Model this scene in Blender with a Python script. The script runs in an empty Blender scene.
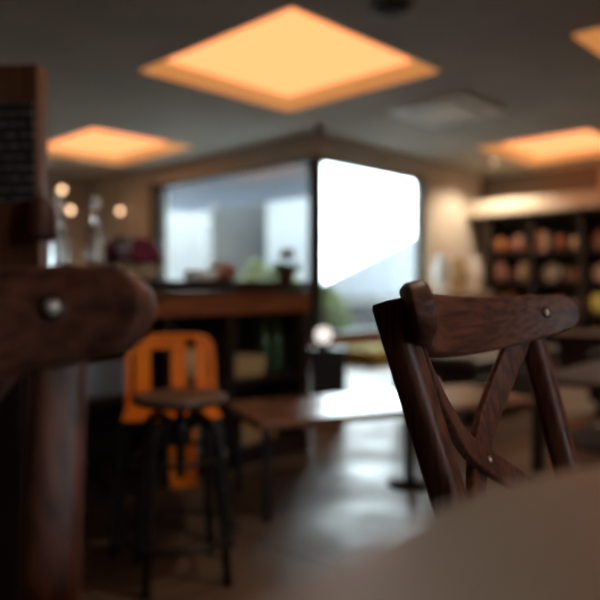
import bpy, bmesh, math, random
from mathutils import Vector, Matrix
random.seed(7)
S = bpy.context.scene
COL = S.collection
PI = math.pi
R = math.radians

# ---------------------------------------------------------------- camera
EYE = 0.885
HEAD = R(-45.9)                     # the camera looks diagonally through the room
cd = bpy.data.cameras.new('camera'); cam = bpy.data.objects.new('camera', cd); COL.objects.link(cam)
cam.location = (0, 0, EYE)
cam.rotation_euler = (R(90 - 1.32), 0, HEAD)
cd.sensor_width = 36; cd.lens = 39.0
cd.clip_start = 0.02
cd.dof.use_dof = True
cd.dof.focus_distance = 0.70
cd.dof.aperture_fstop = 2.45
S.camera = cam

# ---------------------------------------------------------------- sky and exposure
W = bpy.data.worlds.new('overcast_sky'); S.world = W; W.use_nodes = True
bg = W.node_tree.nodes['Background']
bg.inputs[0].default_value = (0.84, 0.93, 1.0, 1); bg.inputs[1].default_value = 11.5
S.view_settings.view_transform = 'Standard'; S.view_settings.look = 'None'
S.view_settings.gamma = 1; S.view_settings.use_curve_mapping = False
S.view_settings.exposure = 0.22
COFFER = 1.65          # strength of the warm diffusers in the ceiling recesses
S.cycles.max_bounces = 10; S.cycles.diffuse_bounces = 6; S.cycles.transparent_max_bounces = 16
S.cycles.sample_clamp_indirect = 6

def plan(x, d):
    """metres right of / ahead of the camera -> room coordinates"""
    return Vector((x*0.696 + d*0.718, -x*0.718 + d*0.696))

# ---------------------------------------------------------------- materials
def mat(name, col, rough=0.5, metal=0.0, spec=0.5, coat=0.0, emit=None, es=0.0, trans=0.0, ior=1.45):
    m = bpy.data.materials.new(name); m.use_nodes = True
    b = m.node_tree.nodes['Principled BSDF']
    b.inputs['Base Color'].default_value = (*col, 1); b.inputs['Roughness'].default_value = rough
    b.inputs['Metallic'].default_value = metal; b.inputs['Specular IOR Level'].default_value = spec
    b.inputs['Coat Weight'].default_value = coat; b.inputs['Coat Roughness'].default_value = 0.2
    b.inputs['Transmission Weight'].default_value = trans; b.inputs['IOR'].default_value = ior
    if emit: b.inputs['Emission Color'].default_value = (*emit, 1); b.inputs['Emission Strength'].default_value = es
    return m
def noisy(m, c1, c2, scale=(8, 8, 8), detail=4, bump=0.0, rough=None, nscale=1.0, coord='Object', pos=(0.35, 0.65)):
    nt = m.node_tree; N = nt.nodes; L = nt.links; b = N['Principled BSDF']
    tc = N.new('ShaderNodeTexCoord'); mp = N.new('ShaderNodeMapping'); mp.inputs['Scale'].default_value = scale
    L.new(tc.outputs[coord], mp.inputs[0])
    n = N.new('ShaderNodeTexNoise'); n.inputs['Scale'].default_value = nscale; n.inputs['Detail'].default_value = detail
    L.new(mp.outputs[0], n.inputs[0])
    r = N.new('ShaderNodeValToRGB'); r.color_ramp.elements[0].color = (*c1, 1); r.color_ramp.elements[1].color = (*c2, 1)
    r.color_ramp.elements[0].position = pos[0]; r.color_ramp.elements[1].position = pos[1]
    L.new(n.outputs[0], r.inputs[0]); L.new(r.outputs[0], b.inputs['Base Color'])
    if bump:
        bu = N.new('ShaderNodeBump'); bu.inputs['Strength'].default_value = bump; bu.inputs['Distance'].default_value = 0.002
        L.new(n.outputs[0], bu.inputs['Height']); L.new(bu.outputs[0], b.inputs['Normal'])
    if rough:
        mr = N.new('ShaderNodeMapRange'); mr.inputs[3].default_value = rough[0]; mr.inputs[4].default_value = rough[1]
        L.new(n.outputs[0], mr.inputs[0]); L.new(mr.outputs[0], b.inputs['Roughness'])
    return m
def wood(name, c1, c2, scale, rough=(0.38, 0.58), bump=0.2, spec=0.5, coat=0.0):
    return noisy(mat(name, c1, spec=spec, coat=coat), c1, c2, scale, 6, bump, rough)
M = {}
M['bent_x'] = wood('stained beech, grain across', (.045, .015, .010), (.175, .066, .041), (7, 140, 160), coat=0)
M['bent_z'] = wood('stained beech, upright grain', (.045, .015, .010), (.17, .063, .039), (150, 150, 7), coat=0)
M['seat'] = wood('stained beech seat', (.045, .018, .012), (.11, .046, .03), (8, 90, 30), coat=.2)
M['brass'] = mat('pale screw steel', (.88, .84, .76), .42, .6)
M['darkhole'] = mat('dark screw cup', (.02, .015, .013), .5)
M['table'] = wood('worn brown table top', (.060, .046, .036), (.095, .076, .061), (3, 60, 60), rough=(.42, .52), bump=.08, spec=.8, coat=.4)
M['iron'] = mat('black iron', (.010, .009, .009), .5, .2)
M['stoolseat'] = wood('dark stool seat', (.05, .03, .025), (.11, .075, .06), (6, 70, 20), rough=(.3, .4))
M['orange'] = noisy(mat('orange enamel', (.85, .22, .012), .35, spec=.5), (.80, .19, .01), (.92, .26, .015), (6, 6, 6))
M['counterwood'] = wood('reddish counter wood', (.13, .038, .014), (.30, .095, .032), (5, 60, 70), rough=(.35, .55))
M['counterdark'] = wood('black counter carcass', (.009, .006, .006), (.022, .013, .011), (5, 5, 60), rough=(.45, .6))
M['boardwood'] = wood('brown board wood', (.075, .028, .012), (.16, .062, .026), (60, 60, 4), rough=(.45, .6))
M['black'] = noisy(mat('chalkboard', (.015, .015, .016), .75), (.012, .012, .013), (.035, .034, .034), (9, 9, 9))
def chalked(m):
    nt = m.node_tree; N = nt.nodes; L = nt.links; tc = N.new('ShaderNodeTexCoord')
    w = N.new('ShaderNodeTexWave'); w.bands_direction = 'Z'; w.inputs['Scale'].default_value = 11; w.inputs['Distortion'].default_value = .3
    mp = N.new('ShaderNodeMapping'); mp.inputs['Scale'].default_value = (45, 1, 14); n = N.new('ShaderNodeTexNoise'); n.inputs['Scale'].default_value = 1.5
    L.new(tc.outputs['Object'], w.inputs[0]); L.new(tc.outputs['Object'], mp.inputs[0]); L.new(mp.outputs[0], n.inputs[0])
    a = N.new('ShaderNodeMath'); a.operation = 'MULTIPLY'; L.new(w.outputs[1], a.inputs[0]); L.new(n.outputs[0], a.inputs[1])
    r = N.new('ShaderNodeValToRGB'); r.color_ramp.elements[0].position = .36; r.color_ramp.elements[0].color = (.014, .013, .013, 1)
    r.color_ramp.elements[1].position = .5; r.color_ramp.elements[1].color = (.13, .12, .11, 1)
    L.new(a.outputs[0], r.inputs[0]); L.new(r.outputs[0], N['Principled BSDF'].inputs['Base Color'])
chalked(M['black'])
M['lowtop'] = wood('glossy low table wood', (.15, .065, .035), (.25, .115, .065), (5, 60, 60), rough=(.18, .30), bump=.05)
M['ceil'] = noisy(mat('matt plaster ceiling', (.4, .35, .3), .9), (.38, .355, .315), (.44, .41, .365), (1.5, 1.5, 1.5))
M['wall'] = noisy(mat('cream wall plaster', (.6, .55, .47), .9), (.56, .51, .44), (.64, .59, .51), (2, 2, 2), bump=.1)
M['darkwall'] = noisy(mat('dark brown wall', (.07, .045, .035), .8), (.06, .04, .03), (.09, .06, .045), (2, 2, 2))
M['trim'] = mat('cream trim', (.62, .54, .44), .6)
M['grillegrey'] = mat('taupe grille', (.20, .165, .135), .7)
M['coffer'] = mat('recess border with added glow', (.78, .50, .24), .8, emit=(1.0, .40, .11), es=.42)  # emission added in place of diffuser light falling on the recess sides
M['frame'] = mat('dark green-black window frame', (.012, .028, .026), .4)
M['sillwood'] = wood('brown sill panelling', (.14, .06, .035), (.24, .11, .06), (5, 60, 60))
M['white'] = mat('white glazed', (.8, .8, .78), .3)
M['vent'] = mat('off-white vent plastic', (.8, .77, .72), .5)
M['ventdark'] = mat('vent dark slots', (.02, .018, .016), .7)
M['shelfdark'] = wood('dark bookcase wood', (.014, .009, .007), (.034, .02, .015), (5, 60, 60), rough=(.55, .7))
M['leather'] = noisy(mat('dark leather', (.02, .013, .012), .4), (.008, .005, .005), (.02, .012, .010), (12, 12, 12))
M['olive'] = noisy(mat('olive fabric', (.22, .2, .05), .9), (.2, .17, .04), (.3, .26, .07), (30, 30, 30))
M['maroon'] = noisy(mat('maroon cloth', (.10, .008, .03), .85), (.09, .007, .025), (.14, .012, .04), (40, 40, 40))
M['wicker'] = noisy(mat('pale wicker', (.5, .33, .18), .8), (.4, .26, .14), (.62, .44, .27), (40, 40, 120), bump=.5)
M['leaf'] = noisy(mat('green leaves', (.10, .22, .04), .5), (.06, .15, .03), (.18, .30, .06), (9, 9, 9))
M['bush'] = noisy(mat('bright foliage', (.3, .42, .1), .6), (.05, .08, .02), (.13, .15, .04), (3, 3, 3))
M['redflower'] = mat('dark red petals', (.22, .012, .015), .6)
M['terracotta'] = mat('terracotta', (.35, .12, .06), .7)
M['bread'] = noisy(mat('brown crust', (.3, .13, .05), .7), (.25, .10, .04), (.42, .2, .09), (20, 20, 20))
M['bronze'] = mat('dark bronze', (.05, .014, .010), .55, .2)
M['card'] = mat('kraft card', (.42, .30, .15), .8)
M['paleblue'] = mat('slate blue paper', (.16, .19, .25), .7)
M['bulb'] = mat('lit globe bulb', (1, .8, .6), .5, emit=(1, .62, .34), es=4.0)
M['glintwhite'] = mat('glowing white globe', (.9, .88, .85), .4, emit=(1, .93, .88), es=.9)  # this glow stands in for a bright glint
M['outwhite'] = noisy(mat('white render', (.8, .8, .8), .8), (.21, .218, .225), (.25, .253, .257), (1, 1, 1))
M['outbright'] = noisy(mat('bright white render', (.34, .35, .36), .8), (.14, .147, .155), (.17, .175, .18), (1, 1, 1))
M['outgrey'] = mat('grey cladding', (.025, .026, .027), .7)
M['slate'] = mat('pale grey roof', (.155, .167, .19), .6)
M['paving'] = noisy(mat('pale paving', (.55, .56, .55), .8), (.46, .47, .47), (.54, .55, .55), (1, 1, 1))
M['street'] = noisy(mat('dark asphalt', (.06, .06, .06), .9), (.05, .05, .05), (.08, .08, .08), (2, 2, 2))
M['canopy'] = mat('blue grey awning', (.075, .09, .125), .7)

def diffuser():
    m = bpy.data.materials.new('warm diffuser'); m.use_nodes = True
    nt = m.node_tree; nt.nodes.clear()
    o = nt.nodes.new('ShaderNodeOutputMaterial'); e = nt.nodes.new('ShaderNodeEmission')
    e.inputs[0].default_value = (1.0, .335, .125, 1); e.inputs[1].default_value = COFFER
    nt.links.new(e.outputs[0], o.inputs[0]); return m
M['diffuser'] = diffuser()
def pane_mat():
    m = bpy.data.materials.new('clear window glass'); m.use_nodes = True
    nt = m.node_tree; nt.nodes.clear(); N = nt.nodes
    o = N.new('ShaderNodeOutputMaterial'); mx = N.new('ShaderNodeMixShader'); t = N.new('ShaderNodeBsdfTransparent')
    g = N.new('ShaderNodeBsdfGlossy'); g.inputs['Roughness'].default_value = .02
    t.inputs[0].default_value = (.93, .97, .96, 1)
    mx.inputs[0].default_value = .06
    nt.links.new(t.outputs[0], mx.inputs[1]); nt.links.new(g.outputs[0], mx.inputs[2])
    nt.links.new(mx.outputs[0], o.inputs[0]); return m
M['pane'] = pane_mat()
M['glass'] = mat('clear bottle glass', (.85, .88, .9), .05, trans=.92)
M['greenglass'] = mat('dark green glass', (.03, .07, .03), .12, spec=.7)

def floor_mat():
    m = mat('slate tiles', (.09, .07, .06), .3)
    nt = m.node_tree; N = nt.nodes; L = nt.links; b = N['Principled BSDF']
    tc = N.new('ShaderNodeTexCoord'); br = N.new('ShaderNodeTexBrick')
    br.inputs['Scale'].default_value = 1; br.inputs['Brick Width'].default_value = .6; br.inputs['Row Height'].default_value = .6
    br.inputs['Mortar Size'].default_value = .006; br.offset = .5
    br.inputs['Color1'].default_value = (.125, .085, .060, 1); br.inputs['Color2'].default_value = (.17, .115, .078, 1)
    br.inputs['Mortar'].default_value = (.03, .025, .022, 1)
    L.new(tc.outputs['Object'], br.inputs[0])
    n = N.new('ShaderNodeTexNoise'); n.inputs['Scale'].default_value = 3.5; n.inputs['Detail'].default_value = 6
    L.new(tc.outputs['Object'], n.inputs[0])
    mx = N.new('ShaderNodeMix'); mx.data_type = 'RGBA'; mx.blend_type = 'MULTIPLY'; mx.inputs[0].default_value = .7
    r = N.new('ShaderNodeValToRGB'); r.color_ramp.elements[0].color = (.4, .4, .4, 1); r.color_ramp.elements[1].color = (1, 1, 1, 1)
    L.new(n.outputs[0], r.inputs[0]); L.new(br.outputs[0], mx.inputs[6]); L.new(r.outputs[0], mx.inputs[7])
    L.new(mx.outputs[2], b.inputs['Base Color'])
    mr = N.new('ShaderNodeMapRange'); mr.inputs[1].default_value = .3; mr.inputs[2].default_value = .7
    mr.inputs[3].default_value = .30; mr.inputs[4].default_value = .52
    L.new(n.outputs[0], mr.inputs[0]); L.new(mr.outputs[0], b.inputs['Roughness'])
    bu = N.new('ShaderNodeBump'); bu.inputs['Strength'].default_value = .5; bu.inputs['Distance'].default_value = .01
    L.new(n.outputs[0], bu.inputs['Height']); L.new(bu.outputs[0], b.inputs['Normal'])
    return m
M['floor'] = floor_mat()

# ---------------------------------------------------------------- helpers
def obj(name, bm, m, parent=None, smooth=False, bevel=0.0, label=None):
    me = bpy.data.meshes.new(name); bmesh.ops.recalc_face_normals(bm, faces=bm.faces[:]); bm.to_mesh(me); bm.free()
    for mm in (m if isinstance(m, (list, tuple)) else [m]): me.materials.append(mm)
    o = bpy.data.objects.new(name, me); COL.objects.link(o)
    if smooth:
        for p in me.polygons: p.use_smooth = True
    if bevel:
        md = o.modifiers.new('bevel', 'BEVEL'); md.width = bevel; md.segments = 3; md.limit_method = 'ANGLE'
    if parent is not None: o.parent = parent
    if label: o['label'] = label
    return o
def thing(name, label, cat, loc=(0, 0, 0), rz=0, group=None):
    o = bpy.data.objects.new(name, None); COL.objects.link(o); o.empty_display_size = .1
    o.location = loc; o.rotation_euler = (0, 0, rz); o['label'] = label; o['category'] = cat
    if group: o['group'] = group
    return o
def tag(o, label, cat, group=None, kind=None):
    o['label'] = label; o['category'] = cat
    if group: o['group'] = group
    if kind: o['kind'] = kind
    return o
def struct(name, bm, m, parent=None, **k):
    o = obj(name, bm, m, parent, **k)
    if parent is None: o['kind'] = 'structure'
    return o
def dup(root, loc, rz, label, group=None):
    r = root.copy(); COL.objects.link(r); r.location = loc; r.rotation_euler = (0, 0, rz); r['label'] = label
    if group: r['group'] = group
    for ch in list(root.children):
        c = ch.copy(); COL.objects.link(c); c.parent = r
        for g in ch.children:
            d = g.copy(); COL.objects.link(d); d.parent = c
    return r
def B(): return bmesh.new()
def box(bm, x0, x1, y0, y1, z0, z1, mi=0):
    v = [bm.verts.new((x, y, z)) for x in (x0, x1) for y in (y0, y1) for z in (z0, z1)]
    for f in ((0, 1, 3, 2), (4, 6, 7, 5), (0, 4, 5, 1), (2, 3, 7, 6), (0, 2, 6, 4), (1, 5, 7, 3)):
        fc = bm.faces.new([v[i] for i in f]); fc.material_index = mi
    return bm
def lathe(bm, prof, c=(0, 0, 0), n=32):
    rings = []
    for r, z in prof:
        if r < 1e-5: rings.append([bm.verts.new((c[0], c[1], c[2]+z))])
        else: rings.append([bm.verts.new((c[0]+r*math.cos(2*PI*i/n), c[1]+r*math.sin(2*PI*i/n), c[2]+z)) for i in range(n)])
    for a, b in zip(rings, rings[1:]):
        for i in range(n):
            j = (i+1) % n
            q = [a[i % len(a)], a[j % len(a)], b[j % len(b)], b[i % len(b)]]
            u = []
            for x in q:
                if x not in u: u.append(x)
            if len(u) > 2:
                try: bm.faces.new(u)
                except ValueError: pass
    for rg, fl in ((rings[0], True), (rings[-1], False)):
        if len(rg) > 1:
            bm.faces.new(rg)
    return bm
def crom(pts, k=8):
    pts = [Vector(p) for p in pts]; out = []
    P = [pts[0]*2-pts[1]] + pts + [pts[-1]*2-pts[-2]]
    for i in range(1, len(P)-2):
        for j in range(k):
            t = j/k; a, b, c, d = P[i-1], P[i], P[i+1], P[i+2]
            out.append(.5*((2*b)+(c-a)*t+(2*a-5*b+4*c-d)*t*t+(3*b-a-3*c+d)*t**3))
    out.append(pts[-1]); return out
def section(w, h, rr, n=4):
    """rounded rectangle w x h, corner radius rr"""
    rr = min(rr, w/2*.999, h/2*.999); o = []
    for cx, cy, a0 in ((w/2-rr, h/2-rr, 0), (-w/2+rr, h/2-rr, 90), (-w/2+rr, -h/2+rr, 180), (w/2-rr, -h/2+rr, 270)):
        for i in range(n+1):
            a = R(a0+90*i/n); o.append((cx+rr*math.cos(a), cy+rr*math.sin(a)))
    return o
def sweep(bm, path, side, size, rr=None, n=4, off=None):
    """path of points; side = vector or function(i) giving the width axis; size(i)->(w,h) or tuple"""
    rings = []; m = len(path)
    for i, p in enumerate(path):
        p = Vector(p)
        t = (Vector(path[min(i+1, m-1)])-Vector(path[max(i-1, 0)])).normalized()
        s = Vector(side(i) if callable(side) else side); s = (s-t*s.dot(t)).normalized(); nn = t.cross(s)
        w, h = size(i) if callable(size) else size
        r = rr if rr is not None else min(w, h)/2
        rings.append([bm.verts.new(p+s*a+nn*b) for a, b in section(w, h, r, n)])
    for a, b in zip(rings, rings[1:]):
        for i in range(len(a)):
            j = (i+1) % len(a); bm.faces.new((a[i], a[j], b[j], b[i]))
    bm.faces.new(rings[0]); bm.faces.new(rings[-1][::-1])
    return bm
def tube(bm, path, r, n=3, k=0):
    if k: path = crom(path, k)
    p = [Vector(q) for q in path]; t = (p[-1]-p[0]).normalized()
    s = Vector((0, 0, 1)) if abs(t.z) < .7 else Vector((1, 0.01, 0))
    return sweep(bm, p, s, (2*r, 2*r), r, n)
def ring(bm, R0, r, z, n=48, m=10, c=(0, 0)):
    rs = []
    for i in range(n):
        a = 2*PI*i/n
        rs.append([bm.verts.new((c[0]+(R0+r*math.cos(2*PI*j/m))*math.cos(a), c[1]+(R0+r*math.cos(2*PI*j/m))*math.sin(a), z+r*math.sin(2*PI*j/m))) for j in range(m)])
    for i in range(n):
        for j in range(m):
            bm.faces.new((rs[i][j], rs[(i+1) % n][j], rs[(i+1) % n][(j+1) % m], rs[i][(j+1) % m]))
    return bm

# ================================================================ ROOM
# floor plan: an L round an outdoor courtyard; glazed corner at (5.42, 5.0)
KX, KY, FX, FY = 5.42, 5.0, 9.2, 10.2      # glass corner, far walls
X0, Y0, CZ = -2.2, -2.6, 2.6
FT = 2.90
b = B()
def quad(bm, pts, mi=0):
    f = bm.faces.new([bm.verts.new(p) for p in pts]); f.material_index = mi; return f
box(b, X0, KX, Y0, FY, -.1, 0); box(b, KX, FX, Y0, KY, -.1, 0)
struct('floor', b, M['floor'])

# ceiling with four recessed light coffers, plus one added unseen to warm the chair
COFF = [(3.72, 3.72, .85, .87), (4.24, 7.48, .68, .88), (8.22, 3.42, .83, .70), (5.39, .94, .86, .86), (.95, -1.1, .8, .8)]
REC = .09; INS = .17
def ceiling():
    bm = B()
    xs = sorted({X0, KX, FX} | {round(c[0]+s*c[2], 4) for c in COFF for s in (-1, 1)})
    ys = sorted({Y0, KY, FY} | {round(c[1]+s*c[3], 4) for c in COFF for s in (-1, 1)})
    for i in range(len(xs)-1):
        for j in range(len(ys)-1):
            cx, cy = (xs[i]+xs[i+1])/2, (ys[j]+ys[j+1])/2
            if cx > KX and cy > KY: continue
            if any(abs(cx-a) < h and abs(cy-c) < k for a, c, h, k in COFF): continue
            box(bm, xs[i], xs[i+1], ys[j], ys[j+1], CZ, CZ+.25)
    return bm
struct('ceiling', ceiling(), M['ceil'])
lab = ['large square recessed ceiling light glowing warm orange, nearest and biggest, above the room centre',
       'small-looking square warm ceiling light at the left, above the bottles on the counter',
       'square warm ceiling light at the right, above the bookcase',
       'square warm ceiling light cut off by the top right corner',
       'added square warm light above the view, brightening the near chairs and table']
for (cx, cy, hx, hy), l in zip(COFF, lab):
    t = thing('ceiling_light', l, 'ceiling light', (cx, cy, CZ), 0, 'recessed square ceiling lights')
    # sloping recess sides, from the rim up to the diffuser
    bm = B(); s = hx-.001; q = hy-.001
    o_ = [(-s, -q), (s, -q), (s, q), (-s, q)]; i_ = [(-s+INS, -q+INS), (s-INS, -q+INS), (s-INS, q-INS), (-s+INS, q-INS)]
    for k in range(4):
        k2 = (k+1) % 4
        quad(bm, [(*o_[k], 0.0), (*o_[k2], 0.0), (*i_[k2], REC), (*i_[k], REC)])
        quad(bm, [(*o_[k2], 0.02), (*o_[k], 0.02), (*o_[k], REC+.02), (*o_[k2], REC+.02)])
        quad(bm, [(*i_[k], REC), (*i_[k2], REC), (*o_[k2], REC+.02), (*o_[k], REC+.02)])
    obj('recess_frame', bm, M['coffer'], t)
    obj('diffuser', box(B(), -s+INS, s-INS, -q+INS, q-INS, REC-.012, REC), M['diffuser'], t)
b = box(B(), X0, KX+.2, Y0, FY, CZ+.25, CZ+.35); box(b, KX+.2, FX, Y0, KY+.2, CZ+.25, CZ+.35); struct('ceiling_slab', b, M['ceil'])

T = .2
WT, WS = 2.355, .28         # window top and sill heights
# wall_back: the far left end
struct('wall_back', box(B(), X0-T, KX+T, FY, FY+T, 0, CZ), M['wall'])
struct('wall_left', box(B(), X0-T, X0, Y0, FY, 0, CZ), M['darkwall'])
# far right wall with the bookcase
struct('wall_right', box(B(), FX, FX+T, Y0, KY+T, 0, CZ), M['wall'])
# wall behind the camera, with a window that lights the chairs
b = B(); wins = [(.2, 1.2)]; x = X0-T
for a, c in wins:
    box(b, x, a, Y0-T, Y0, 0, CZ); box(b, a, c, Y0-T, Y0, 0, 1.0); box(b, a, c, Y0-T, Y0, 2.1, CZ); x = c
box(b, x, FX+T, Y0-T, Y0, 0, CZ)
struct('wall_front', b, M['darkwall'])
for k, (a, c) in enumerate(wins):
    bm = B(); y = Y0-.12
    for q in ((a, a+.05, 1.0, 2.1), (c-.05, c, 1.0, 2.1), (a+.05, c-.05, 1.0, 1.05), (a+.05, c-.05, 2.05, 2.1), ((a+c)/2-.025, (a+c)/2+.025, 1.05, 2.05)):
        box(bm, q[0], q[1], y, y+.06, q[2], q[3])
    w = struct('window_%d' % (k+3), bm, M['frame'])
    obj('pane', box(B(), a+.04, c-.04, y+.025, y+.033, 1.04, 2.06), M['pane'], w)
# courtyard walls: left run (along Y at X=KX), right run (along X at Y=KY)
LY1 = 8.2; RX1 = 7.66
b = B()
box(b, KX, KX+T, LY1, FY, 0, CZ); box(b, KX, KX+T, KY+T, LY1, WT, CZ)
struct('wall_courtyard_left', b, M['wall'])
b = B()
box(b, RX1, FX, KY, KY+T, 0, CZ); box(b, KX, RX1, KY, KY+T, WT, CZ)
struct('wall_courtyard_right', b, M['wall'])
b = B(); box(b, KX, KX+T, KY+T, LY1, 0, WS); box(b, KX, RX1, KY, KY+T, 0, WS)
struct('wall_sill', b, M['sillwood'])
def win(name, P0, P1, axis, splits):
    """frame with rounded upper outer corner, mullions, one pane per light"""
    bm = B(); f = .045
    a0, a1 = P0, P1
    def bx(u0, u1, z0, z1, d0=.0, d1=.09, bmm=None):
        bmm = bm if bmm is None else bmm
        if axis == 'x': box(bmm, u0, u1, KY+d0+.04, KY+d1+.04, z0, z1)
        else: box(bmm, KX+d0+.04, KX+d1+.04, u0, u1, z0, z1)
    bx(a0, a0+f, WS, WT); bx(a1-f, a1, WS, WT); bx(a0+f, a1-f, WT-f, WT); bx(a0+f, a1-f, WS, WS+f)
    rr = .12
    for sx, cx in ((1, a0+f), (-1, a1-f)):                    # rounded corner fillets at the top
        n = 6
        for i in range(n):
            t0, t1 = PI/2*i/n, PI/2*(i+1)/n
            u0 = cx+sx*rr*(1-math.cos(t0)); u1 = cx+sx*rr*(1-math.cos(t1)); zz = WT-f-rr*(1-math.sin((t0+t1)/2))
            bx(min(u0, u1), max(u0, u1), zz, WT-f+.001)
    for s in splits: bx(s-.03, s+.03, WS+f, WT-f)
    w = struct(name, bm, M['frame'])
    ed = [a0+f] + list(splits) + [a1-f]
    for e0, e1 in zip(ed, ed[1:]):
        pb = B(); bx(e0+.02, e1-.02, WS+f-.01, WT-f+.01, .04, .048, pb); obj('pane', pb, M['pane'], w)
win('window_1', KX+.06, RX1, 'x', [])
win('window_2', KY+.06, LY1, 'y', [])
struct('trim_jamb', box(B(), KX-.015, KX, LY1-.01, LY1+.15, WS, WT+.03), M['frame'])
struct('trim_corner', box(B(), KX+.01, KX+.13, KY+.01, KY+.13, WS, WT), M['frame'])
# bulkhead over the bookcase, taupe grille above it, pier
struct('trim_bulkhead', box(B(), 8.72, FX, Y0, KY, 1.90, 2.12), M['trim'])
b = box(B(), 9.16, FX, 3.25, KY, 2.16, 2.52)
for i in range(8): box(b, 9.145, 9.16, 3.28, KY-.02, 2.19+i*.04, 2.21+i*.04)
struct('trim_grille', b, M['grillegrey'])
struct('baseboard_right', box(B(), RX1, FX, KY-.02, KY, 0, .1), M['trim'])

# ================================================================ OUTSIDE
struct('ground', box(B(), KX+T, 40, KY+T, 40, -.25, -.05), M['paving'])
struct('ground_street', box(B(), X0-T-6, FX+T, Y0-T-22, Y0-T, -.25, -.05), M['street'])
b = B(); pl = ((5.621, 5.24), (8.2, 7.63), (8.2, 11.2), (5.621, 11.2))
lo_ = [b.verts.new((x, y, 2.40)) for x, y in pl]; hi_ = [b.verts.new((x, y, 2.50)) for x, y in pl]
b.faces.new(lo_); b.faces.new(hi_)
for k in range(4): b.faces.new((lo_[k], lo_[(k+1) % 4], hi_[(k+1) % 4], hi_[k]))
tag(obj('awning', b, M['canopy']), 'blue-grey flat canopy outside above the left window panes', 'awning')
def outbuilding(name, label, loc, rz, w, d, h, roof, mw, wins_=(), rise=1.5):
    t = thing(name, label, 'building', loc, rz)
    obj('walls', box(B(), -w/2, w/2, 0, d, 0, h), mw, t)
    bm = B()
    if roof == 'gable':
        v = [bm.verts.new(p) for p in ((-w/2-.2, -.2, h-.15), (w/2+.2, -.2, h-.15), (0, -.2, h+1.25), (-w/2-.2, d+.2, h-.15), (w/2+.2, d+.2, h-.15), (0, d+.2, h+1.25))]
        for f in ((0, 1, 2), (3, 5, 4), (0, 3, 4, 1), (1, 4, 5, 2), (2, 5, 3, 0)): bm.faces.new([v[i] for i in f])
    elif roof == 'lean':
        v = [bm.verts.new(p) for p in ((-w/2-.2, -.2, h+.001), (w/2+.2, -.2, h+.001), (w/2+.2, -.2, h+rise), (-w/2-.2, d, h+.001), (w/2+.2, d, h+.001), (w/2+.2, d, h+rise))]
        for f in ((0, 1, 2), (3, 5, 4), (0, 3, 4, 1), (1, 4, 5, 2), (2, 5, 3, 0)): bm.faces.new([v[i] for i in f])
    else: box(bm, -w/2-.1, w/2+.1, -.1, d+.1, h, h+.12)
    obj('roof', bm, M['slate'], t)
    for x0, x1, z0, z1 in wins_: obj('window', box(B(), x0, x1, -.04, .0, z0, z1), M['outgrey'], t)
    return t
p = plan(2.1, 13.0); outbuilding('neighbouring_house', 'pale house outside with sloping grey roof, seen in the bright right window', (p.x, p.y, -.05), HEAD, 3.6, 2.5, .75, 'lean', M['outwhite'], ((-1.2, -.4, .1, .55),), 2.05)
p = plan(-2.62, 14.3); outbuilding('white_annex', 'white flat-roofed block outside behind the far left pane', (p.x, p.y, -.05), HEAD, .98, 1.5, 3.2, 'flat', M['outbright'])
p = plan(-1.7, 17.4); outbuilding('grey_shed', 'wide grey clad shed outside, showing between the two white blocks', (p.x, p.y, -.05), HEAD, 4.2, 1.5, 3.7, 'flat', M['outgrey'], ((-.3, .5, 1.2, 2.1),))
p = plan(-.22, 15.6); outbuilding('white_garage', 'white flat-roofed block outside directly left of the window corner post', (p.x, p.y, -.05), HEAD, 1.16, 1.5, 3.2, 'flat', M['outbright'])
def leafy(name, label, loc, r, h, n, m, seed, cat='bush'):
    rnd = random.Random(seed); bm = B()
    for i in range(n):
        a = rnd.random()*2*PI; e = rnd.random(); rad = r*math.sqrt(rnd.random())*math.sin(PI*(.15+.8*e))
        c = Vector((rad*math.cos(a), rad*math.sin(a), .05+h*e)); s = .05+.05*rnd.random()
        u = Vector((rnd.uniform(-1, 1), rnd.uniform(-1, 1), rnd.uniform(-1, 1))).normalized(); w = u.orthogonal().normalized()
        q = [bm.verts.new(c+u*s), bm.verts.new(c+w*s*.5), bm.verts.new(c-u*s), bm.verts.new(c-w*s*.5)]; bm.faces.new(q)
    t = thing(name, label, cat, (loc[0], loc[1], -.05), 0, 'shrubs outside the window')
    obj('foliage', bm, m, t)
    st = B()
    for k in range(5):
        a = 2*PI*k/5; tube(st, [(0, 0, 0), (.3*r*math.cos(a), .3*r*math.sin(a), h*.4), (.6*r*math.cos(a), .6*r*math.sin(a), h*.8)], .012, 2, 3)
    obj('stem', st, M['sillwood'], t)
for (px, d, r, h, l) in ((.42, 10.5, .42, .85, 'yellow-green shrub outside low in the right window beside the corner post'),
                         (-.35, 11.5, .5, 1.25, 'green shrub outside behind the red flower plant on the counter'),
                         (-.86, 12.7, .42, 1.35, 'green shrub outside left of the red flower plant')):
    p = plan(px, d); leafy('shrub', l, p, r, h, 900, M['bush'], int(d*10))

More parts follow.
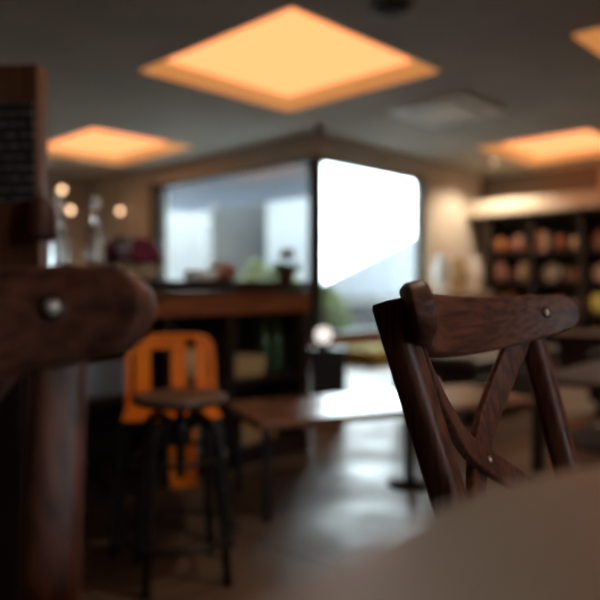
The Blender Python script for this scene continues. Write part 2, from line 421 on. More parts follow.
# ================================================================ CROSSBACK CHAIR
CT = .865                                   # post top height
TL = R(16.7); eU = Vector((0, math.sin(TL), math.cos(TL))); eF = Vector((0, -math.cos(TL), math.sin(TL)))
def post_path(sx):
    top = Vector((sx*.195, 0, CT))
    p1 = top-eU*.22; p2 = top-eU*.40
    return [(sx*.195, top.y, top.z), (sx*.1755, p1.y, p1.z), (sx*.164, p2.y, p2.z), (sx*.166, -.128, .36), (sx*.178, -.105, .2), (sx*.190, -.055, 0.0)]
def make_chair(label):
    t = thing('crossback_chair', label, 'chair', (0, 0, 0), 0, 'crossback chairs at the near table')
    for sx in (-1, 1):
        pth = crom(post_path(sx), 10); n = len(pth)
        def sz(i, n=n):
            if i == 0: return (.027, .027)
            if i == 1: return (.0325, .0325)
            return (.0325, .0325)
        pth.insert(0, pth[0]+eU*.003)
        p = obj('back_post', sweep(B(), pth, (1, 0, 0), lambda i: (.0305, .0305) if i == 0 else ((.0325, .0325)), .0105, 6), M['bent_z'], t, smooth=True)
        md = p.modifiers.new('split', 'EDGE_SPLIT'); md.split_angle = R(40)
    # top rail: circular arc in the plane square to the posts
    Rr = .35; f0 = .027; xe = .234
    TR = R(7.5); eG = Vector((0, -math.cos(TR), math.sin(TR)))     # the rail's own bend plane is flatter than the back
    def fr(x): return f0 + (math.sqrt(Rr*Rr-.195**2) - math.sqrt(max(1e-6, Rr*Rr-x*x)))
    N = 96; amax = math.asin(xe/Rr); L = Rr*amax
    pts = []; hs = []
    for i in range(N+1):
        a = -amax*math.cos(PI*i/N)          # denser at the ends
        x = Rr*math.sin(a); e = (L-Rr*abs(a))
        q = Rr*abs(a)/L
        h = .077 - .029*q**2.2
        top = .010 - .001*q*q
        k = min(1, e/.023)
        rnd = math.sqrt(max(0, 1-(1-k)**2)); hh = max(.004, h*(.16+.84*rnd)) if k < 1 else h
        mid = top - h/2
        pts.append(Vector((x, 0, CT)) + eU*(mid-.046*x) + eG*fr(x)); hs.append(hh)
    rail = obj('top_rail', sweep(B(), pts, eU, lambda i: (hs[i], .020 if 1 < i < N-1 else .017), .0045, 4), M['bent_x'], t, smooth=True)
    for sx in (-1, 1):
        x = sx*.189; a = math.asin(x/Rr); nrm = (Vector((-math.sin(a), 0, 0)) + eF*math.cos(a)).normalized()
        c = Vector((x, 0, CT)) + eU*(.009-.026-.046*x) + eG*fr(x) + nrm*.0106
        for nm, rr_, h_, mm in (('screw_cup', .0085, .0006, M['darkhole']), ('screw_head', .0046, .0034, M['brass'])):
            bm = lathe(B(), [(0, 0), (rr_, 0), (rr_, h_*.4), (rr_*.75, h_*.85), (0, h_)] if nm == 'screw_head' else [(0, 0), (rr_, 0), (rr_, h_), (0, h_)], n=20)
            bmesh.ops.transform(bm, matrix=Matrix.Translation(c) @ nrm.to_track_quat('Z', 'Y').to_matrix().to_4x4(), verts=bm.verts[:])
            obj(nm, bm, mm, rail, smooth=True, label='pale steel screw head' if nm == 'screw_head' else None)
    # the two crossing bentwood slats
    def backpt(x, dz, f):                   # dz measured down along the post
        return Vector((x, 0, CT)) - eU*dz + eF*f
    s1 = crom([backpt(-.168, .030, .006), backpt(-.148, .075, -.002), backpt(-.104, .122, -.016), backpt(-.045, .165, -.032), backpt(.012, .20, -.034), backpt(.085, .256, -.022), backpt(.135, .33, -.005), backpt(.150, .40, .0)], 8)
    s2 = crom([backpt(.176, .026, .004), backpt(.140, .066, -.010), backpt(.092, .114, -.030), backpt(.042, .160, -.044), backpt(-.012, .212, -.047), backpt(-.080, .275, -.030), backpt(-.132, .340, -.008), backpt(-.150, .40, .0)], 8)
    def sl(path, wd):
        m = len(path)
        def side(i):
            tg = (path[min(i+1, m-1)]-path[max(i-1, 0)]).normalized(); x = path[i].x
            nr = (Vector((-x/.30, 0, 0)) + eF).normalized()
            return tg.cross(nr)
        return sweep(B(), path, side, (wd, .012), .0032, 4)
    a = obj('cross_slat', sl(s1, .032), M['bent_z'], t, smooth=True)
    obj('cross_slat', sl(s2, .037), M['bent_z'], t, smooth=True)
    for o_ in (a, rail):
        pass
    c = backpt(.0, .192, -.0345) + eF*.0062
    bm = lathe(B(), [(0, 0), (.0042, 0), (.0036, .0016), (0, .0024)], n=16)
    bmesh.ops.transform(bm, matrix=Matrix.Translation(c) @ eF.to_track_quat('Z', 'Y').to_matrix().to_4x4(), verts=bm.verts[:])
    obj('screw_head', bm, M['brass'], a, smooth=True, label='pale steel screw head at the crossing')
    # seat, front legs, stretchers
    bm = B()
    for z, g in ((.435, -.004), (.441, 0), (.452, 0), (.458, -.005)):
        pass
    outl = []
    for i in range(48):
        a_ = 2*PI*i/48; cx, sy = math.cos(a_), math.sin(a_)
        k = (abs(cx)**3.2+abs(sy)**3.2)**(-1/3.2); x = .205*k*cx*(1+.06*(-sy)); y = -.315+.205*k*sy
        outl.append((x, y))
    rings = []
    for z, g in ((.436, .97), (.441, 1), (.452, 1), (.458, .975), (.456, .88)):
        rings.append([bm.verts.new((x*g, -.315+(y+.315)*g, z)) for x, y in outl])
    for r0, r1 in zip(rings, rings[1:]):
        for i in range(48): bm.faces.new((r0[i], r0[(i+1) % 48], r1[(i+1) % 48], r1[i]))
    bm.faces.new(rings[0]); bm.faces.new(rings[-1])
    obj('seat', bm, M['seat'], t)
    for sx in (-1, 1):
        obj('front_leg', tube(B(), [(sx*.165, -.47, .437), (sx*.172, -.485, .2), (sx*.18, -.50, 0)], .0155, 6, 4), M['bent_z'], t, smooth=True)
        obj('stretcher', tube(B(), [(sx*.173, -.488, .17), (sx*.180, -.099, .17)], .009, 4), M['bent_x'], t, smooth=True)
    obj('stretcher', tube(B(), [(-.18, -.29, .17), (.18, -.29, .17)], .009, 4), M['bent_x'], t, smooth=True)
    return t
ch = make_chair('dark bentwood crossback chair in sharp focus at right, facing the near table')
ch.location = (.7225, .4095, 0); ch.rotation_euler = (0, 0, R(6.5))
c2 = dup(ch, (.014, .484, 0), R(-18), 'dark bentwood crossback chair at the left edge, blurred, cut off by the frame')
c2.scale = (1.03, 1.03, 1.030)

# ================================================================ NEAR TABLE
t = thing('dining_table', 'round brown cafe table top blurred along the bottom edge of the view', 'table', (.20, -.231, 0))
TZ = .800
obj('table_top', lathe(B(), [(0, TZ-.03), (.36, TZ-.03), (.368, TZ-.026), (.370, TZ-.018), (.370, TZ-.006), (.367, TZ-.0015), (.362, TZ), (0, TZ)], n=128), M['table'], t)
obj('column', lathe(B(), [(0, .03), (.035, .03), (.03, .10), (.03, .70), (.05, .73), (.12, .765), (.12, .769), (0, .769)], n=32), M['iron'], t, smooth=True)
obj('base', lathe(B(), [(0, 0), (.21, 0), (.21, .012), (.15, .022), (.05, .035), (0, .036)], n=48), M['iron'], t, smooth=True)

# ================================================================ STOOL
p = plan(-.364, 1.97)
t = thing('swivel_stool', 'black iron industrial stool with round dark seat and footring, before the orange chair', 'stool', (p.x, p.y, 0), R(-26))
obj('seat', lathe(B(), [(0, .527), (.128, .527), (.14, .533), (.143, .543), (.138, .552), (.12, .555), (0, .553)], n=48), M['stoolseat'], t, smooth=True)
obj('screw_post', lathe(B(), [(0, .30), (.014, .30), (.014, .505), (.05, .51), (.06, .526), (0, .526)], n=20), M['iron'], t, smooth=True)
obj('hub', lathe(B(), [(0, .40), (.03, .40), (.034, .41), (.034, .47), (.028, .48), (0, .48)], n=24), M['iron'], t, smooth=True)
for k in range(4):
    a = PI/4+k*PI/2; c, s = math.cos(a), math.sin(a)
    P = [(.028, .455), (.07, .482), (.105, .475), (.128, .44), (.138, .38), (.15, .22), (.168, .01)]
    lg = obj('leg', tube(B(), [(r*c, r*s, z) for r, z in P], .0135, 4, 6), M['iron'], t, smooth=True)
    obj('foot_cap', lathe(B(), [(0, 0), (.016, 0), (.016, .012), (.012, .02), (0, .02)], (.168*c, .168*s, 0), 16), M['iron'], lg, smooth=True)
obj('footrest_ring', ring(B(), .170, .009, .135), M['iron'], t, smooth=True)
obj('brace_ring', ring(B(), .138, .007, .37), M['iron'], t, smooth=True)

# ================================================================ ORANGE CHAIR
p = plan(-.462, 2.33)
t = thing('metal_chair', 'orange enamelled metal chair with slatted back, behind the black stool', 'chair', (p.x, p.y, 0), HEAD+R(12))
# local: sitter looks to -y (towards the camera); back at +y
SZ = .44
obj('seat', box(B(), -.165, .165, -.17, .16, SZ-.012, SZ), M['orange'], t, bevel=.008)
for sx in (-1, 1):
    obj('leg', sweep(B(), [(sx*.155, -.16, SZ-.005), (sx*.19, -.20, 0)], (1, 0, 0), (.032, .022), .004), M['iron'], t)
    obj('leg', sweep(B(), [(sx*.155, .15, SZ-.005), (sx*.19, .20, 0)], (1, 0, 0), (.032, .022), .004), M['iron'], t)
obj('back_hoop', tube(B(), [(-.16, .15, SZ-.01), (-.160, .175, .58), (-.150, .185, .655), (-.11, .19, .682), (0, .193, .685), (.11, .19, .682), (.150, .185, .655), (.160, .175, .58), (.16, .15, SZ-.01)], .012, 4, 6), M['orange'], t, smooth=True)
for x, w in ((-.105, .06), (.03, .058), (.118, .052)):
    obj('back_slat', sweep(B(), [(x, .165, SZ), (x, .180, .58), (x, .19, .68)], (1, 0, 0), (w, .004), .0015), M['orange'], t)
obj('back_panel', sweep(B(), [(-.148, .184, .655), (-.05, .190, .662), (.0, .191, .662)], (0, 0, 1), (.05, .004), .001), M['orange'], t)
obj('front_panel', box(B(), -.01, .08, -.165, -.155, .20, SZ-.012), M['orange'], t)

# ================================================================ BAR COUNTER
t = thing('bar_counter', 'long dark bar counter with reddish wood front band and open shelves, beneath the left window', 'counter', (0, 0, 0))
CY = 2.37; CX0, CX1 = .62, 2.52
b = B()
box(b, CX0, CX1, CY+.36, CY+.40, .0, .86)                       # back panel
xs = [CX0, 1.05, 1.62, 1.98, CX1-.04]
for x in xs: box(b, x, x+.04, CY+.02, CY+.36, 0, .86)
for z in (.06, .40): box(b, CX0+.04, CX1-.04, CY+.03, CY+.36, z, z+.025)
obj('carcass', b, M['counterdark'], t)
obj('front_band', box(B(), CX0, CX1+.003, CY-.0, CY+.02, .745, .862), M['counterwood'], t, bevel=.003)
obj('plinth', box(B(), CX0, CX1, CY+.02, CY+.03, 0, .06), M['counterdark'], t)
obj('end_panel', box(B(), CX1+.0, CX1+.018, CY+.02, CY+.62, 0, .862), M['counterdark'], t)
obj('worktop', box(B(), CX0-.02, CX1+.04, CY-.04, CY+.66, .865, .905), M['counterdark'], t, bevel=.004)
# goods on the counter's shelves
def bottle_bm(h, r, neck=.35):
    return lathe(B(), [(0, 0), (r*.9, 0), (r, .01), (r, h*.58), (r*.85, h*.66), (r*neck, h*.76), (r*neck, h*.97), (r*neck*1.2, h*.975), (r*neck*1.2, h), (0, h)], n=20)
def shelfthing(name, cat, label, bm, m, x, y, z, grp, rz=0, smooth=False, bevel=0):
    o = obj(name, bm, m, smooth=smooth, bevel=bevel); o.location = (x, y, z); o.rotation_euler = (0, 0, rz); tag(o, label, cat, grp); return o
G = 'goods on the counter shelves'
shelfthing('cardboard_box', 'box', 'kraft cardboard box on the lower counter shelf, right bay', box(B(), -.13, .13, -.1, .1, 0, .17), M['card'], 2.21, CY+.17, .0865, G, .05, bevel=.003)
shelfthing('cardboard_box', 'box', 'flat kraft carton on the upper counter shelf, right bay', box(B(), -.12, .10, -.1, .1, 0, .10), M['card'], 2.16, CY+.17, .4265, G, -.04, bevel=.003)
shelfthing('wicker_basket', 'basket', 'pale wicker basket on the upper counter shelf behind the low table', lathe(B(), [(0, 0), (.07, 0), (.10, .09), (.105, .15), (.095, .15), (.09, .09), (.062, .012), (0, .012)], n=28), M['wicker'], 1.84, CY+.17, .4265, G, smooth=True)
shelfthing('paper_stack', 'papers', 'slate blue stack of papers on the lower counter shelf', box(B(), -.10, .10, -.09, .09, 0, .2), M['paleblue'], 1.83, CY+.17, .0865, G, .1)
shelfthing('paper_stack', 'papers', 'slate blue pile of menus on the upper counter shelf behind the orange chair', box(B(), -.11, .11, -.09, .09, 0, .14), M['paleblue'], 1.36, CY+.17, .4265, G, -.08)
for i, x in enumerate((2.33, 2.42)):
    shelfthing('wine_bottle', 'bottle', ['dark green wine bottle beside the flat carton on the upper counter shelf', 'dark green wine bottle at the far right end of the upper counter shelf'][i], bottle_bm(.30, .036), M['greenglass'], x, CY+.15, .4265, 'wine bottles in the counter', smooth=True)
for i, x in enumerate((.74, .85, .96)):
    shelfthing('wine_bottle', 'bottle', ['dark green wine bottle in the counter bay beside the near chair post', 'middle dark wine bottle of three in the left counter bay', 'rightmost dark wine bottle of three in the left counter bay'][i], bottle_bm(.29, .037), M['greenglass'], x, CY+.15, .4265, 'wine bottles in the counter', smooth=True)
shelfthing('ceramic_bowl', 'bowl', 'small tan bowl on the upper counter shelf between near chair and orange chair', lathe(B(), [(0, 0), (.03, 0), (.065, .06), (.06, .06), (.028, .01), (0, .01)], n=24), M['bread'], 1.168, CY+.06, .4265, G, smooth=True)

# ---- things on the worktop
ZT = .905; G = 'things on the counter top'
for i, (x, y, h, r) in enumerate(((1.22, 2.52, .27, .036), (1.36, 2.50, .30, .036), (1.44, 2.66, .33, .038), (1.30, 2.72, .34, .038))):
    t = thing('glass_bottle', ['clear glass bottle with pale stopper, leftmost on the counter', 'clear glass bottle on the counter directly left of the maroon cloth', 'taller clear bottle standing behind and right of the others', 'tallest clear bottle at the back of the counter bottles'][i], 'bottle', (x, y, ZT), 0, 'clear bottles on the counter')
    obj('glass_body', bottle_bm(h, r, .4), M['glass'], t, smooth=True)
    obj('stopper', lathe(B(), [(0, h), (.015, h), (.02, h+.012), (.019, h+.03), (.010, h+.04), (0, h+.042)], n=16), M['white'], t, smooth=True)
for i, (x, y) in enumerate(((1.12, 2.62), (1.50, 2.52))):
    t = thing('wine_glass', ['stemmed wine glass beside the wooden menu board', 'stemmed wine glass right of the counter bottles'][i], 'glass', (x, y, ZT), 0, 'wine glasses on the counter')
    obj('foot', lathe(B(), [(0, 0), (.034, 0), (.033, .003), (.004, .008), (.004, .085), (0, .085)], n=24), M['glass'], t, smooth=True)
    obj('glass_bowl', lathe(B(), [(.004, .085), (.025, .10), (.036, .14), (.033, .19), (.031, .19), (.034, .14), (.023, .102), (.0, .09)], n=24), M['glass'], t, smooth=True)
t = thing('bread_basket', 'wicker basket on the counter covered by a domed maroon cloth', 'basket', (1.645, 2.70, ZT))
t.scale = (1.05, 1.05, 1.12)
obj('basket', lathe(B(), [(0, 0), (.10, 0), (.125, .09), (.118, .09), (.094, .01), (0, .01)], n=36), M['wicker'], t, smooth=True)
bm = lathe(B(), [(.142, .075), (.138, .10), (.115, .145), (.07, .175), (.02, .188), (0, .19)], n=48)
for v in bm.verts:
    a = math.atan2(v.co.y, v.co.x); rr_ = math.hypot(v.co.x, v.co.y); k = 1+.04*math.sin(a*9)*(rr_/.14)**2; v.co.x *= k; v.co.y *= k; v.co.z += .008*math.sin(a*5+1)*(rr_/.14)**2
obj('cloth_cover', bm, M['maroon'], t, smooth=True)
t = thing('plate_stack', 'stack of white plates on the counter beside the maroon cloth', 'plates', (1.90, 2.50, ZT))
for k in range(5): obj('plate', lathe(B(), [(0, .009*k), (.05, .009*k), (.085, .009*k+.012), (.083, .009*k+.015), (.05, .009*k+.005), (0, .009*k+.005)], n=36), M['white'], t, smooth=True)
shelfthing('bread_loaf', 'bread', 'brown loaf lying on the counter before the left window', lathe(B(), [(0, -.09), (.03, -.083), (.043, -.05), (.046, 0), (.043, .05), (.03, .083), (0, .09)], n=24), M['bread'], 2.12, 2.6, ZT+.046, G, smooth=True)
bpy.data.objects['bread_loaf'].rotation_euler = (0, PI/2, .3)
t = thing('menu_holder', 'small white menu card holder on the counter behind the loaf', 'menu holder', (2.22, 2.78, ZT), HEAD)
obj('base', box(B(), -.04, .04, -.025, .025, 0, .012), M['counterwood'], t); obj('card', box(B(), -.035, .035, -.002, .002, .012, .10), M['white'], t)
# potted plant with a dark red flower head
t = thing('flower_pot', 'small pot with dark red flower and green leaves on the counter near the corner post', 'plant', (2.475, 2.50, ZT), 0)
t.scale = (1.25, 1.25, 1.1)
obj('pot', lathe(B(), [(0, 0), (.03, 0), (.04, .055), (.043, .055), (.043, .065), (.036, .065), (.034, .05), (0, .05)], n=24), M['terracotta'], t, smooth=True)
rnd = random.Random(3); bm = B(); fb = B(); sb = B()
for i in range(46):
    a = rnd.random()*2*PI; l = .05+.05*rnd.random(); up = rnd.uniform(-.15, .75); c = Vector((math.cos(a)*.01, math.sin(a)*.01, .06)); d = Vector((math.cos(a), math.sin(a), up)).normalized()
    s = d.cross(Vector((0, 0, 1))).normalized()*.014
    v = [bm.verts.new(c), bm.verts.new(c+d*l*.5+s), bm.verts.new(c+d*l-Vector((0, 0, .01))), bm.verts.new(c+d*l*.5-s)]; bm.faces.new(v)
obj('leaves', bm, M['leaf'], t)
tube(sb, [(0, 0, .05), (.004, .003, .10), (0, 0, .13)], .003, 2, 4); obj('stem', sb, M['leaf'], t)
for i in range(60):
    u = Vector((rnd.uniform(-1, 1), rnd.uniform(-1, 1), rnd.uniform(-.7, 1))).normalized(); s = u.orthogonal().normalized()*.014; w = u.cross(s).normalized()*.014; c = Vector((0, 0, .135))+u*.03*rnd.random()**.4
    v = [fb.verts.new(c-u*.008), fb.verts.new(c+s), fb.verts.new(c+u*.014), fb.verts.new(c-s)]; fb.faces.new(v)
obj('flower_head', fb, M['redflower'], t)

# ================================================================ WOODEN MENU BOARD ON A BLACK CABINET
p = plan(-.97, 1.78)
t = thing('black_cabinet', 'black low cabinet carrying the wooden menu board at far left', 'cabinet', (p.x, p.y, 0), HEAD-R(4))
obj('body', box(B(), -.36, .28, -.10, .10, .03, .84), M['counterdark'], t, bevel=.004)
obj('base', box(B(), -.34, .26, -.08, .08, 0, .03), M['counterdark'], t)
obj('top', box(B(), -.38, .30, -.12, .12, .84, .865), M['boardwood'], t, bevel=.003)
for sx in (-1, 1):
    dd = obj('door', box(B(), -.35 if sx < 0 else -.035, -.045 if sx < 0 else .27, -.118, -.101, .05, .82), M['counterdark'], t, bevel=.003)
    obj('handle', tube(B(), [(-.04+sx*.03, -.13, .45), (-.04+sx*.03, -.13, .55)], .006, 3), M['iron'], dd, smooth=True)
t = thing('menu_board', 'tall brown wooden menu board with a dark chalkboard panel, far left', 'menu board', (p.x, p.y, .866), HEAD-R(4))
obj('board', box(B(), -.36, .28, -.03, .03, 0, .605), M['boardwood'], t, bevel=.006)
c = obj('chalkboard', box(B(), -.33, .272, -.042, -.0305, .235, .50), M['black'], t, bevel=.002)
# bell on a bracket at the board's edge
q = Vector((p.x, p.y, 0)) + Matrix.Rotation(HEAD-R(4), 3, 'Z') @ Vector((.308, -.079, 0))
t = thing('hanging_bell', 'dark bronze bell on a short bracket at the menu board edge', 'bell', (q.x, q.y, 1.0), HEAD-R(4))
obj('bell_body', lathe(B(), [(0, .012), (.030, .008), (.040, .0), (.043, .012), (.042, .045), (.037, .078), (.026, .10), (.010, .112), (0, .113)], n=28), M['bronze'], t, smooth=True)
obj('bracket', tube(B(), [(0, 0, .11), (0, 0, .13), (-.0285, 0.0445, .135)], .0032, 3), M['iron'], t, smooth=True)

# ================================================================ LOW TABLE
t = thing('low_table', 'long low wooden table with a glossy top on round-based pedestals, mid-room', 'low table', (1.46, 1.79, 0), R(-23))
LZ = .385; LL = 1.42; LW = .47
obj('table_top', box(B(), .13, LL, 0, LW, LZ-.03, LZ), M['lowtop'], t, bevel=.004)
for yy in (.06, LW-.06): obj('leg', box(B(), .17, .195, yy-.012, yy+.012, 0, LZ-.031), M['iron'], t)
for xx in (.92,): obj('pedestal', lathe(B(), [(0, 0), (.10, 0), (.10, .008), (.03, .018), (.02, .03), (.02, LZ-.06), (.06, LZ-.045), (.06, LZ-.031), (0, LZ-.031)], (xx, LW/2, 0), 28), M['iron'], t, smooth=True)
def on_low(x, y): 
    v = Matrix.Rotation(R(-23), 3, 'Z') @ Vector((x, y, 0)); return (1.46+v.x, 1.79+v.y, LZ)
t = thing('white_cup', 'small white cup on the low table, seen beside the focused chair', 'cup', on_low(1.12, .36))
obj('cup_body', lathe(B(), [(0, 0), (.018, 0), (.028, .02), (.032, .055), (.029, .055), (.025, .02), (0, .006)], n=24), M['white'], t, smooth=True)
obj('handle', tube(B(), [(.029, 0, .042), (.045, 0, .038), (.043, 0, .022), (.027, 0, .018)], .003, 3, 4), M['white'], t, smooth=True)

# dark side table beyond the counter end; glowing globe stands in for a glint
p = plan(.17, 4.35)
t = thing('side_table', 'small black side table beyond the right end of the counter', 'table', (p.x, p.y, 0), HEAD)
obj('table_top', box(B(), -.12, .15, -.12, .12, .44, .465), M['counterdark'], t, bevel=.003)
obj('box_body', box(B(), -.10, .13, -.10, .10, .0, .44), M['counterdark'], t)
t = thing('glint_globe', 'small glowing white globe standing in for a glint on the black side table beyond the counter end', 'glint', (p.x-.03, p.y-.01, .466), 0)
obj('globe', lathe(B(), [(0, .03), (.03, .035), (.05, .06), (.056, .085), (.05, .11), (.03, .135), (0, .141)], n=28), M['glintwhite'], t, smooth=True)
obj('base', lathe(B(), [(0, 0), (.04, 0), (.04, .01), (.025, .034), (0, .034)], n=24), M['iron'], t, smooth=True)

# ================================================================ SEATING ON THE RIGHT
t = thing('coffee_table', 'dark low coffee table at the right edge with a pale edge', 'low table', (3.45, .95, 0))
obj('table_top', box(B(), -.5, .5, -.45, .42, .425, .45), M['shelfdark'], t, bevel=.003)
for sx in (-1, 1):
    for sy in (-1, 1): obj('leg', box(B(), sx*.44-.025, sx*.44+.025, sy*.38-.025, sy*.38+.025, 0, .424), M['shelfdark'], t)
obj('lower_shelf', box(B(), -.41, .41, -.35, .35, .12, .14), M['shelfdark'], t)
def ottoman(loc, rz, w, d, h, label, proto=[None]):
    t = thing('leather_bench', label, 'bench', loc, rz, 'dark leather benches')
    bm = box(B(), -w/2, w/2, -d/2, d/2, .10, h-.13); obj('base', bm, M['leather'], t, bevel=.01)
    obj('cushion', box(B(), -w/2, w/2, -d/2, d/2, h-.128, h), M['leather'], t, bevel=.035)
    for sx in (-1, 1):
        for sy in (-1, 1): obj('leg', box(B(), sx*(w/2-.06)-.02, sx*(w/2-.06)+.02, sy*(d/2-.06)-.02, sy*(d/2-.06)+.02, 0, .1), M['shelfdark'], t)
ottoman((4.25, 2.30, 0), 0, 1.3, .6, .43, 'dark leather bench behind the focused chair, nearer the window')
ottoman((5.1, 1.35, 0), 0, 1.2, .6, .45, 'dark leather bench at the right, before the bookcase')
ottoman((6.3, 2.55, 0), PI/2, 1.4, .6, .44, 'dark leather bench farthest back, nearest the bookcase')
for i, (x, l) in enumerate(((5.95, 'olive floor cushion under the right window, nearer the corner post'), (6.75, 'olive floor cushion under the right window, farther from the corner post'))):
    t = thing('floor_cushion', l, 'cushion', (x, 4.62, 0), 0, 'olive floor cushions')
    obj('cushion_body', box(B(), -.36, .36, -.3, .3, 0, .17), M['olive'], t, bevel=.05)
    obj('piping', box(B(), -.362, .362, -.302, .302, .08, .09), M['sillwood'], t)

# pale things on the console by the pier
t = thing('console_table', 'cream console table standing before the pier under three vases', 'console table', (8.05, 4.72, 0))
obj('table_top', box(B(), -.64, .64, -.19, .19, .76, .80), M['trim'], t, bevel=.003)
obj('side_panel', box(B(), -.62, -.58, -.17, .17, 0, .759), M['trim'], t); obj('side_panel', box(B(), .58, .62, -.17, .17, 0, .759), M['trim'], t)
obj('back_panel', box(B(), -.58, .58, .14, .17, .05, .759), M['trim'], t)
for i, (x, h, r, m, l) in enumerate(((7.62, .50, .13, 'white', 'white vase on the cream console, nearest the window'), (8.05, .46, .12, 'card', 'tan vase on the cream console, between two white ones'), (8.48, .48, .12, 'white', 'white vase on the cream console, nearest the bookcase'))):
    t = thing('vase', l, 'vase', (x, 4.72, .801), 0, 'vases on the console')
    obj('body', lathe(B(), [(0, 0), (r*.7, 0), (r, h*.35), (r*.9, h*.7), (r*.5, h*.88), (r*.6, h), (r*.5, h), (r*.4, h*.88), (0, h*.8)], n=28), M[m], t, smooth=True)

# ================================================================ BOOKCASE
t = thing('bookcase', 'wide dark wooden bookcase filled with plates, pots and books, at right', 'bookcase', (8.98, 3.22, 0))
BY0, BY1 = -1.55, 1.52
b = box(B(), .17, .20, BY0, BY1, 0, 1.88); obj('back_panel', b, M['shelfdark'], t)
ups = (-1.55, -.55, .10, .78, 1.42)
for y in ups: obj('upright', box(B(), -.18, .17, y, y+(.10 if y > 1.3 else .05), 0, 1.88), M['shelfdark'], t)
SH = (.08, .50, .93, 1.36)
for z in SH+(1.85,): obj('shelf', box(B(), -.17, .17, BY0+.05, BY1-.1, z-.03, z), M['shelfdark'], t)
cols = {'russet': (.34, .12, .06), 'tan': (.5, .33, .2), 'rose': (.5, .25, .2), 'cream': (.65, .52, .4), 'brown': (.16, .08, .05), 'mustard': (.45, .36, .07), 'copper': (.55, .22, .1), 'dark green': (.06, .1, .05), 'black': (.03, .025, .025)}
CM = {k: mat(k+' glaze', v, .45) for k, v in cols.items()}
bayname = {0: 'second from left', 1: 'third from left', 2: 'leftmost'}
bays = [(.83, 1.42, 'leftmost'), (.15, .78, 'middle'), (-.50, .10, 'right')]
rown = {0: 'lowest', 1: 'second', 2: 'third', 3: 'top'}
rnd = random.Random(11)
protos = {}
def put(kind, color, y, row, bay, extra, size):
    z = SH[row]+.0005; x = 8.92
    r_, h = size
    label = '%s %s on the %s shelf, %s bay of the bookcase%s' % (color, kind, rown[row], bay, extra)
    if kind == 'plate':
        t = thing('plate', label, 'plate', (x+.10, 3.22+y, z+r_), 0, 'plates standing in the bookcase')
        bm = lathe(B(), [(0, 0), (r_*.6, 0), (r_, .015), (r_*.98, .02), (r_*.6, .006), (0, .006)], n=32)
        bmesh.ops.transform(bm, matrix=Matrix.Rotation(-PI/2+.12, 4, 'Y'), verts=bm.verts[:])
        obj('dish', bm, CM[color], t, smooth=True)
        obj('stand', box(B(), -.05, .03, -.05, .05, -r_, -r_+.012), M['shelfdark'], t)
    elif kind == 'jar':
        t = thing('jar', label, 'jar', (x, 3.22+y, z), 0, 'jars in the bookcase')
        obj('jar_body', lathe(B(), [(0, 0), (r_*.8, 0), (r_, h*.2), (r_, h*.7), (r_*.7, h*.85), (0, h*.85)], n=24), CM[color], t, smooth=True)
        obj('lid', lathe(B(), [(0, h*.85), (r_*.75, h*.85), (r_*.7, h*.93), (r_*.2, h*.95), (r_*.2, h), (0, h)], n=20), M['shelfdark'], t, smooth=True)
    elif kind == 'pot':
        t = thing('pot', label, 'pot', (x, 3.22+y, z), 0, 'pots in the bookcase')
        obj('pot_body', lathe(B(), [(0, 0), (r_*.7, 0), (r_, h*.4), (r_*.8, h*.9), (r_*.9, h), (r_*.75, h), (r_*.65, h*.85), (0, h*.5)], n=24), CM[color], t, smooth=True)
        obj('handle', tube(B(), [(0, r_*.8, h*.8), (0, r_*1.3, h*.7), (0, r_*1.2, h*.4), (0, r_*.9, h*.3)], .006, 3, 4), CM[color], t, smooth=True)
    else:
        t = thing('book', label, 'book', (x, 3.22+y, z), 0, 'books in the bookcase')
        obj('cover', box(B(), -.07, .08, -r_, -r_+.003, 0, h), CM[color], t); obj('cover', box(B(), -.07, .08, r_-.003, r_, 0, h), CM[color], t)
        obj('spine', box(B(), -.073, -.07, -r_, r_, 0, h), CM[color], t); obj('pages', box(B(), -.069, .075, -r_+.003, r_-.003, .004, h-.004), M['trim'], t)
ordn = ['first', 'second', 'third', 'fourth', 'fifth', 'sixth', 'seventh', 'eighth']
layout = {
 (3, 0): [('pot', 'copper', .065, .2), ('jar', 'russet', .045, .2), ('pot', 'rose', .065, .22), ('jar', 'brown', .035, .16)],
 (3, 1): [('book', 'brown', .02, .26), ('book', 'russet', .018, .28), ('book', 'tan', .022, .25), ('book', 'black', .02, .27), ('pot', 'russet', .08, .2), ('jar', 'tan', .05, .2)],
 (3, 2): [('plate', 'rose', .13, 0), ('pot', 'tan', .09, .22)],
 (2, 0): [('pot', 'rose', .08, .27), ('jar', 'brown', .045, .2), ('pot', 'tan', .08, .26)],
 (2, 1): [('plate', 'cream', .13, 0), ('jar', 'brown', .047, .22), ('jar', 'russet', .045, .18)],
 (2, 2): [('plate', 'tan', .12, 0), ('jar', 'rose', .07, .24)],
 (1, 0): [('book', 'brown', .02, .27), ('book', 'tan', .02, .24), ('book', 'russet', .025, .28), ('jar', 'brown', .06, .2)],
 (1, 1): [('jar', 'tan', .07, .22), ('pot', 'brown', .09, .22), ('jar', 'rose', .06, .2)],
 (1, 2): [('pot', 'mustard', .11, .26), ('jar', 'mustard', .08, .24)],
 (0, 0): [('pot', 'brown', .11, .28), ('jar', 'tan', .08, .26)],
 (0, 1): [('pot', 'russet', .11, .26), ('jar', 'brown', .08, .28)],
 (0, 2): [('jar', 'brown', .09, .27), ('pot', 'tan', .1, .24)]}
for (row, bi), items in layout.items():
    y0, y1, bn = bays[bi]; tot = sum(2.7*i[2] if i[0] != 'book' else 2*i[2]+.004 for i in items); gap = max(.006, (y1-y0-tot)/(len(items)+1)); y = y1-gap*.9
    for n_, (k, c_, r_, h_) in enumerate(items):
        wdt = 2.7*r_ if k != 'book' else 2*r_+.004
        extra = ', %s from the left' % ordn[n_]
        put(k, c_, y-wdt/2, row, bn, extra, (r_, h_)); y -= wdt+gap

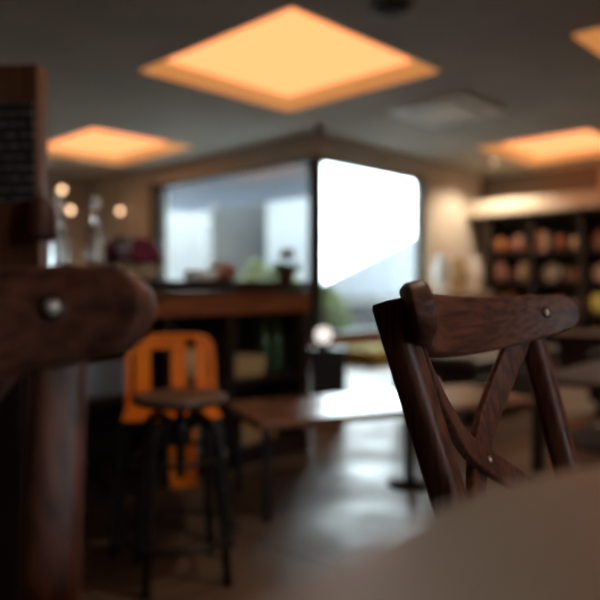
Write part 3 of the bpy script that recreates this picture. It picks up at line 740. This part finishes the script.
# ================================================================ SMALL WARM LAMPS FAR LEFT, CEILING FITTINGS
for i, (px, d, z, l) in enumerate(((-3.28, 9.0, 2.20, 'small warm glowing globe pendant beside the menu board, higher one'), (-2.73, 9.9, 2.01, 'small warm glowing globe pendant above the maroon cloth'), (-3.2, 9.1, 1.93, 'small warm globe pendant above the counter bottles, lowest left one'))):
    p = plan(px, d)
    t = thing('globe_pendant', l, 'pendant lamp', (p.x, p.y, z), 0, 'small globe pendants')
    obj('bulb', lathe(B(), [(0, -.04), (.024, -.032), (.04, 0), (.024, .032), (0, .04)], n=20), M['bulb'], t, smooth=True)
    obj('cord', tube(B(), [(0, 0, .04), (0, 0, CZ-z-.02)], .0025, 2), M['iron'], t)
    obj('ceiling_rose', lathe(B(), [(0, CZ-z-.025), (.04, CZ-z-.02), (.045, CZ-z), (0, CZ-z)], n=20), M['iron'], t)
# cassette vent: photo 385-510 px wide near the ceiling
p = plan(1.43, 6.40)
t = thing('ceiling_vent', 'square off-white ceiling air vent right of the big light', 'air vent', (p.x, p.y, CZ), 0)
b = B(); s = .42
for a0, a1, c0, c1 in ((-s, s, -s, -.30), (-s, s, .30, s), (-s, -.30, -.30, .30), (.30, s, -.30, .30)): box(b, a0, a1, c0, c1, -.03, 0)
obj('vent_frame', b, M['vent'], t, bevel=.01)
obj('vent_cavity', box(B(), -.30, .30, -.30, .30, -.008, 0), M['ventdark'], t)
obj('vent_grille', box(B(), -.24, .24, -.24, .24, -.034, -.009), M['vent'], t, bevel=.01)
p = plan(.56, 4.02)
t = thing('smoke_detector', 'dark round ceiling fitting at the top edge right of the big light', 'ceiling fitting', (p.x, p.y, CZ), 0)
obj('base', lathe(B(), [(0, -.015), (.14, -.015), (.15, 0), (0, 0)], n=28), M['grillegrey'], t, smooth=True)
obj('dome', lathe(B(), [(0, -.05), (.07, -.045), (.10, -.03), (.11, -.0155), (0, -.0155)], n=28), M['ventdark'], t, smooth=True)
p = plan(.22, 7.05)
t = thing('ceiling_speaker', 'small round ceiling fitting just above the window corner post', 'ceiling fitting', (p.x, p.y, CZ), 0)
obj('base', lathe(B(), [(0, -.02), (.10, -.02), (.11, 0), (0, 0)], n=28), M['vent'], t, smooth=True)
obj('sensor', lathe(B(), [(0, -.10), (.04, -.09), (.06, -.06), (.06, -.0205), (0, -.0205)], n=28), M['grillegrey'], t, smooth=True)

# spot lamps added to brighten the pier, bookcase, stool corner and far left end
for i, (x, y, pw, l) in enumerate(((8.35, 4.35, 75, 'added fill spot before the cream pier'), (7.3, 1.5, 220, 'added fill spot farther from the bookcase, outside the view'),
                                   (1.5, .9, 36, 'added fill spot over the black stool, above the view'), (3.2, 9.2, 110, 'added fill spot at the far left end of the room'))):
    t = thing('added_spot', l, 'added spotlight', (x, y, CZ), 0, 'added ceiling fill spots')
    obj('trim_ring', ring(B(), .045, .006, -.001, 32, 8), M['vent'], t, smooth=True)
    obj('lamp_face', lathe(B(), [(0, -.004), (.04, -.004), (.04, 0), (0, 0)], n=24), M['bulb'], t)
    ld = bpy.data.lights.new('fill_spot', 'SPOT'); ld.energy = pw; ld.color = (1, .80, .58); ld.spot_size = R(140); ld.spot_blend = .6; ld.shadow_soft_size = .035
    lo = bpy.data.objects.new('fill_spot', ld); COL.objects.link(lo); lo.parent = t; lo.location = (0, 0, -.05)
